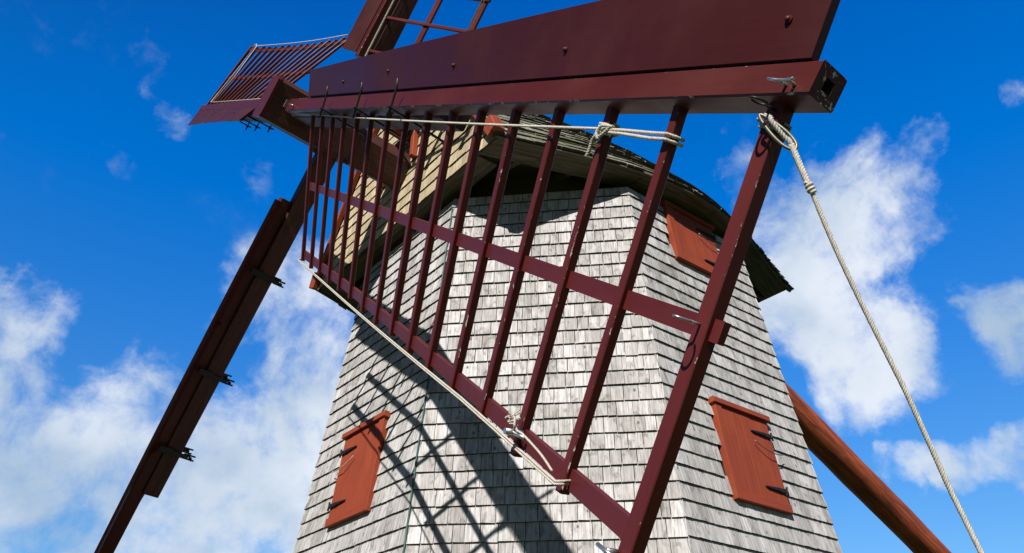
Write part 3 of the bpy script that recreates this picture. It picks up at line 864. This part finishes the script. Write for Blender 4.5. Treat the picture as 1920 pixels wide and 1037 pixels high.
def build_ropes():
    rng = random.Random(17)
    def rope(name, label, group=None):
        return Geo()
    # along the whip of the near sail
    g = Geo(); pts = []
    a, b = (1.0, -.088), (7.16, -.172)
    for t in range(19):
        u = t/18; pts.append(sw(0, a[0]+(b[0]-a[0])*u, a[1]+(b[1]-a[1])*u-.010*sin(pi*u), .048))
    strand_rope(g, pts, .0070, .034)
    strand_rope(g, ring_round(0, 7.095, -.185, .023, .030, -.010, 4, .008, .013), .0072, .034)
    for dl in (-.006, -.028):
        strand_rope(g, [sw(0, 7.14, -.172+dl*.4, .046), sw(0, 7.30, -.172+dl*.7, .048), sw(0, 7.50, -.178+dl, .046), sw(0, 7.585, -.178+dl, .040), sw(0, 7.603, -.178+dl, .0), sw(0, 7.598, -.178+dl, -.045)], .0078, .034)
    strand_rope(g, catmull([sw(0, 7.12, -.165, .05), sw(0, 7.13, -.20, .065), sw(0, 7.15, -.225, .06), sw(0, 7.125, -.20, .055), sw(0, 7.09, -.22, .05), sw(0, 7.075, -.275, .045), sw(0, 7.068, -.30, .045)]), .0090, .036)
    strand_rope(g, catmull([sw(0, 7.20, -.165, .052), sw(0, 7.17, -.20, .062), sw(0, 7.13, -.215, .06), sw(0, 7.15, -.165, .066), sw(0, 7.22, -.162, .05)]), .0075, .034)
    o = g.build('sail_rope', M_ROPE, None, tuple(sw(0, 1.0, -.09, .05)))
    tag(o, 'white rope stretched below the near whip, knotted round two sail bars', 'rope')
    # along the hem of the near sail: two strands side by side
    g = Geo()
    for d in (0.0, .012):
        pts = [sw(0, 1.49, -1.655+d, -.03), sw(0, 1.47, -1.65+d, .02), sw(0, 1.52, -1.655+d, .046)]
        for t in range(1, 17):
            r = 1.55+(7.60-1.55)*t/16; pts.append(sw(0, r, -1.655-.035*sin(pi*min(1, (r-1.5)/5.0))+d+(r-1.55)*.006, .046))
        pts += [sw(0, 7.64, -1.60+d, .03), sw(0, 7.61, -1.60+d, -.05)]
        strand_rope(g, pts, .0056, .03)
    o = g.build('sail_rope', M_ROPE, None, tuple(sw(0, 1.5, -1.65, .04)))
    tag(o, 'doubled white rope running down along the slanting bottom lath of the near sail', 'rope')
    # short tail
    g = Geo()
    strand_rope(g, catmull([sw(0, 7.56, -1.58, .05), sw(0, 7.44, -1.555, .055), sw(0, 7.28, -1.53, .075), sw(0, 7.22, -1.53, .08), sw(0, 7.15, -1.50, .07), sw(0, 7.16, -1.54, .06), sw(0, 7.21, -1.52, .09), sw(0, 7.17, -1.49, .08), sw(0, 7.12, -1.515, .06)]), .0055, .03)
    for k in range(7):
        a = sw(0, 7.15, -1.51, .07); strand_rope(g, catmull([a, a+V((rng.uniform(-.03, .03), rng.uniform(-.02, .02), rng.uniform(-.02, .03))), a+V((rng.uniform(-.05, .03), rng.uniform(-.02, .02), rng.uniform(-.03, .05)))]), .0035, .02)
    o = g.build('sail_rope', M_ROPE, None, tuple(sw(0, 7.2, -1.53, .05)))
    tag(o, 'short frayed white rope tied to a steel cleat at the bottom of the near lattice', 'rope')
    # far sail
    g = Geo()
    pts = [sw(2, 1.6, -1.64, .045)]+[sw(2, 1.6+5.9*t/10, -1.64-.02*sin(pi*t/10), .05) for t in range(1, 11)]
    pts += [sw(2, 7.60, -1.60, .05), sw(2, 7.50, -1.2, .05), sw(2, 7.42, -.5, .05), sw(2, 7.36, -.14, .05)]
    pts += [sw(2, 7.36-6.3*t/10, -.13, .052) for t in range(1, 11)]
    g.tube(pts, .0075, 6); g.tube([sw(2, 7.40, -1.62, .06), sw(2, 7.05, -.8, .06), sw(2, 6.95, -.12, .06)], .006, 6)
    g.tube([sw(2, 7.75, -1.6, .06), sw(2, 7.55, -1.68, .06), sw(2, 7.4, -1.6, .06)], .008, 6)
    o = g.build('sail_rope', M_ROPE, None, tuple(sw(2, 1.6, -1.6, .05)))
    tag(o, 'white rope lashed round the edges of the far left sail', 'rope')
    # upper sail
    g = Geo(); strand_rope(g, [sw(1, .95, -.115, .02), sw(1, 3.0, -.12, .045), sw(1, 7.5, -.14, .05)], .013, .06)
    o = g.build('sail_rope', M_ROPE_GREY, None, tuple(sw(1, 1, -.1, .05)))
    tag(o, 'grey rope running up along the whip of the upper sail', 'rope')
    g = Geo()
    for d in (0, .03): g.tube([sw(1, 1.2, -1.655+d*1.5, .05), sw(1, 4.5, -1.67+d, .05), sw(1, 7.6, -1.66+d, .05)], .0062, 6)
    o = g.build('sail_rope', M_ROPE, None, tuple(sw(1, 1.2, -1.65, .05)))
    tag(o, 'pair of white lines along the outer edge of the upper sail', 'rope')
    # mooring rope from the tip of the near sail to the ground
    def at(px, py, dep):
        x, y = (px-960)/FPX*dep, (py-518.5)/FPX*dep
        return V((x, dep*cos(PITCH)+y*sin(PITCH), CAMZ+dep*sin(PITCH)-y*cos(PITCH)))
    tip = sw(0, 8.12, -.15, .05); q = tip-V((0, 0, CAMZ)); dtip = q.y*cos(PITCH)+q.z*sin(PITCH)
    path = [(1476, 252), (1484, 272), (1500, 310), (1519, 352), (1546, 418), (1580, 495), (1620, 578), (1660, 658), (1700, 738), (1740, 826), (1780, 915), (1812, 980), (1840, 1037)]
    P = [at(x, y, dtip-.02-.42*i/(len(path)-1)) for i, (x, y) in enumerate(path)]
    e = P[-1]-P[-2]; e.normalize(); last = P[-1]
    while last.z > .12:
        last = last+e*.25; P.append(last.copy())
    P.append(V((last.x+.03, last.y, 0.0)))
    moor = empty('mooring_rope', tuple(P[0]), 'thick white braided rope hanging from the near sail tip down to the right', 'rope')
    g = Geo(); strand_rope(g, catmull(P, 5), .0078, .034, 4, sides=6)
    strand_rope(g, catmull(P[1:4], 8), .0108, .040, 4, sides=6); g.build('rope_line', M_ROPE, moor, P[0])
    g = Geo(); k = P[3]; d = (P[4]-P[2]).normalized(); a = d.orthogonal().normalized(); b = d.cross(a)
    pts = [k+d*(-.02+.04*t/20)+(a*cos(t*.95)+b*sin(t*.95))*.010 for t in range(21)]
    g.tube(pts, .0055, 6, tone=.7); g.build('knot', M_ROPE, moor, P[0])
    # wraps round the last bar
    g = Geo(); strand_rope(g, ring_round(0, 8.09, -.150, .034, .036, -.013, 2, .006, .015), .0052, .03)
    strand_rope(g, catmull([sw(0, 8.055, -.125, .035), sw(0, 8.09, -.115, .05), sw(0, 8.13, -.125, .055), sw(0, 8.15, -.145, .055), P[1]]), .0085, .036)
    g.build('lashing', M_ROPE_GREY, moor, P[0])
    # carabiner
    g = Geo(); A_ = sw(0, 8.105, -.13, .06); B_ = P[1]; m = (A_+B_)/2; d = (B_-A_); L = d.length+.04; d.normalize(); s_ = d.cross(V((0, .85, .52))).normalized()
    pts = [m+d*(L*.5*cos(t))+s_*(.020*sin(t)*(1+.35*cos(t))) for t in [2*pi*i/24 for i in range(25)]]
    g.tube(pts, .0058, 8, caps=False); g.build('snap_hook', M_BRONZE, moor, P[0])
build_ropes()
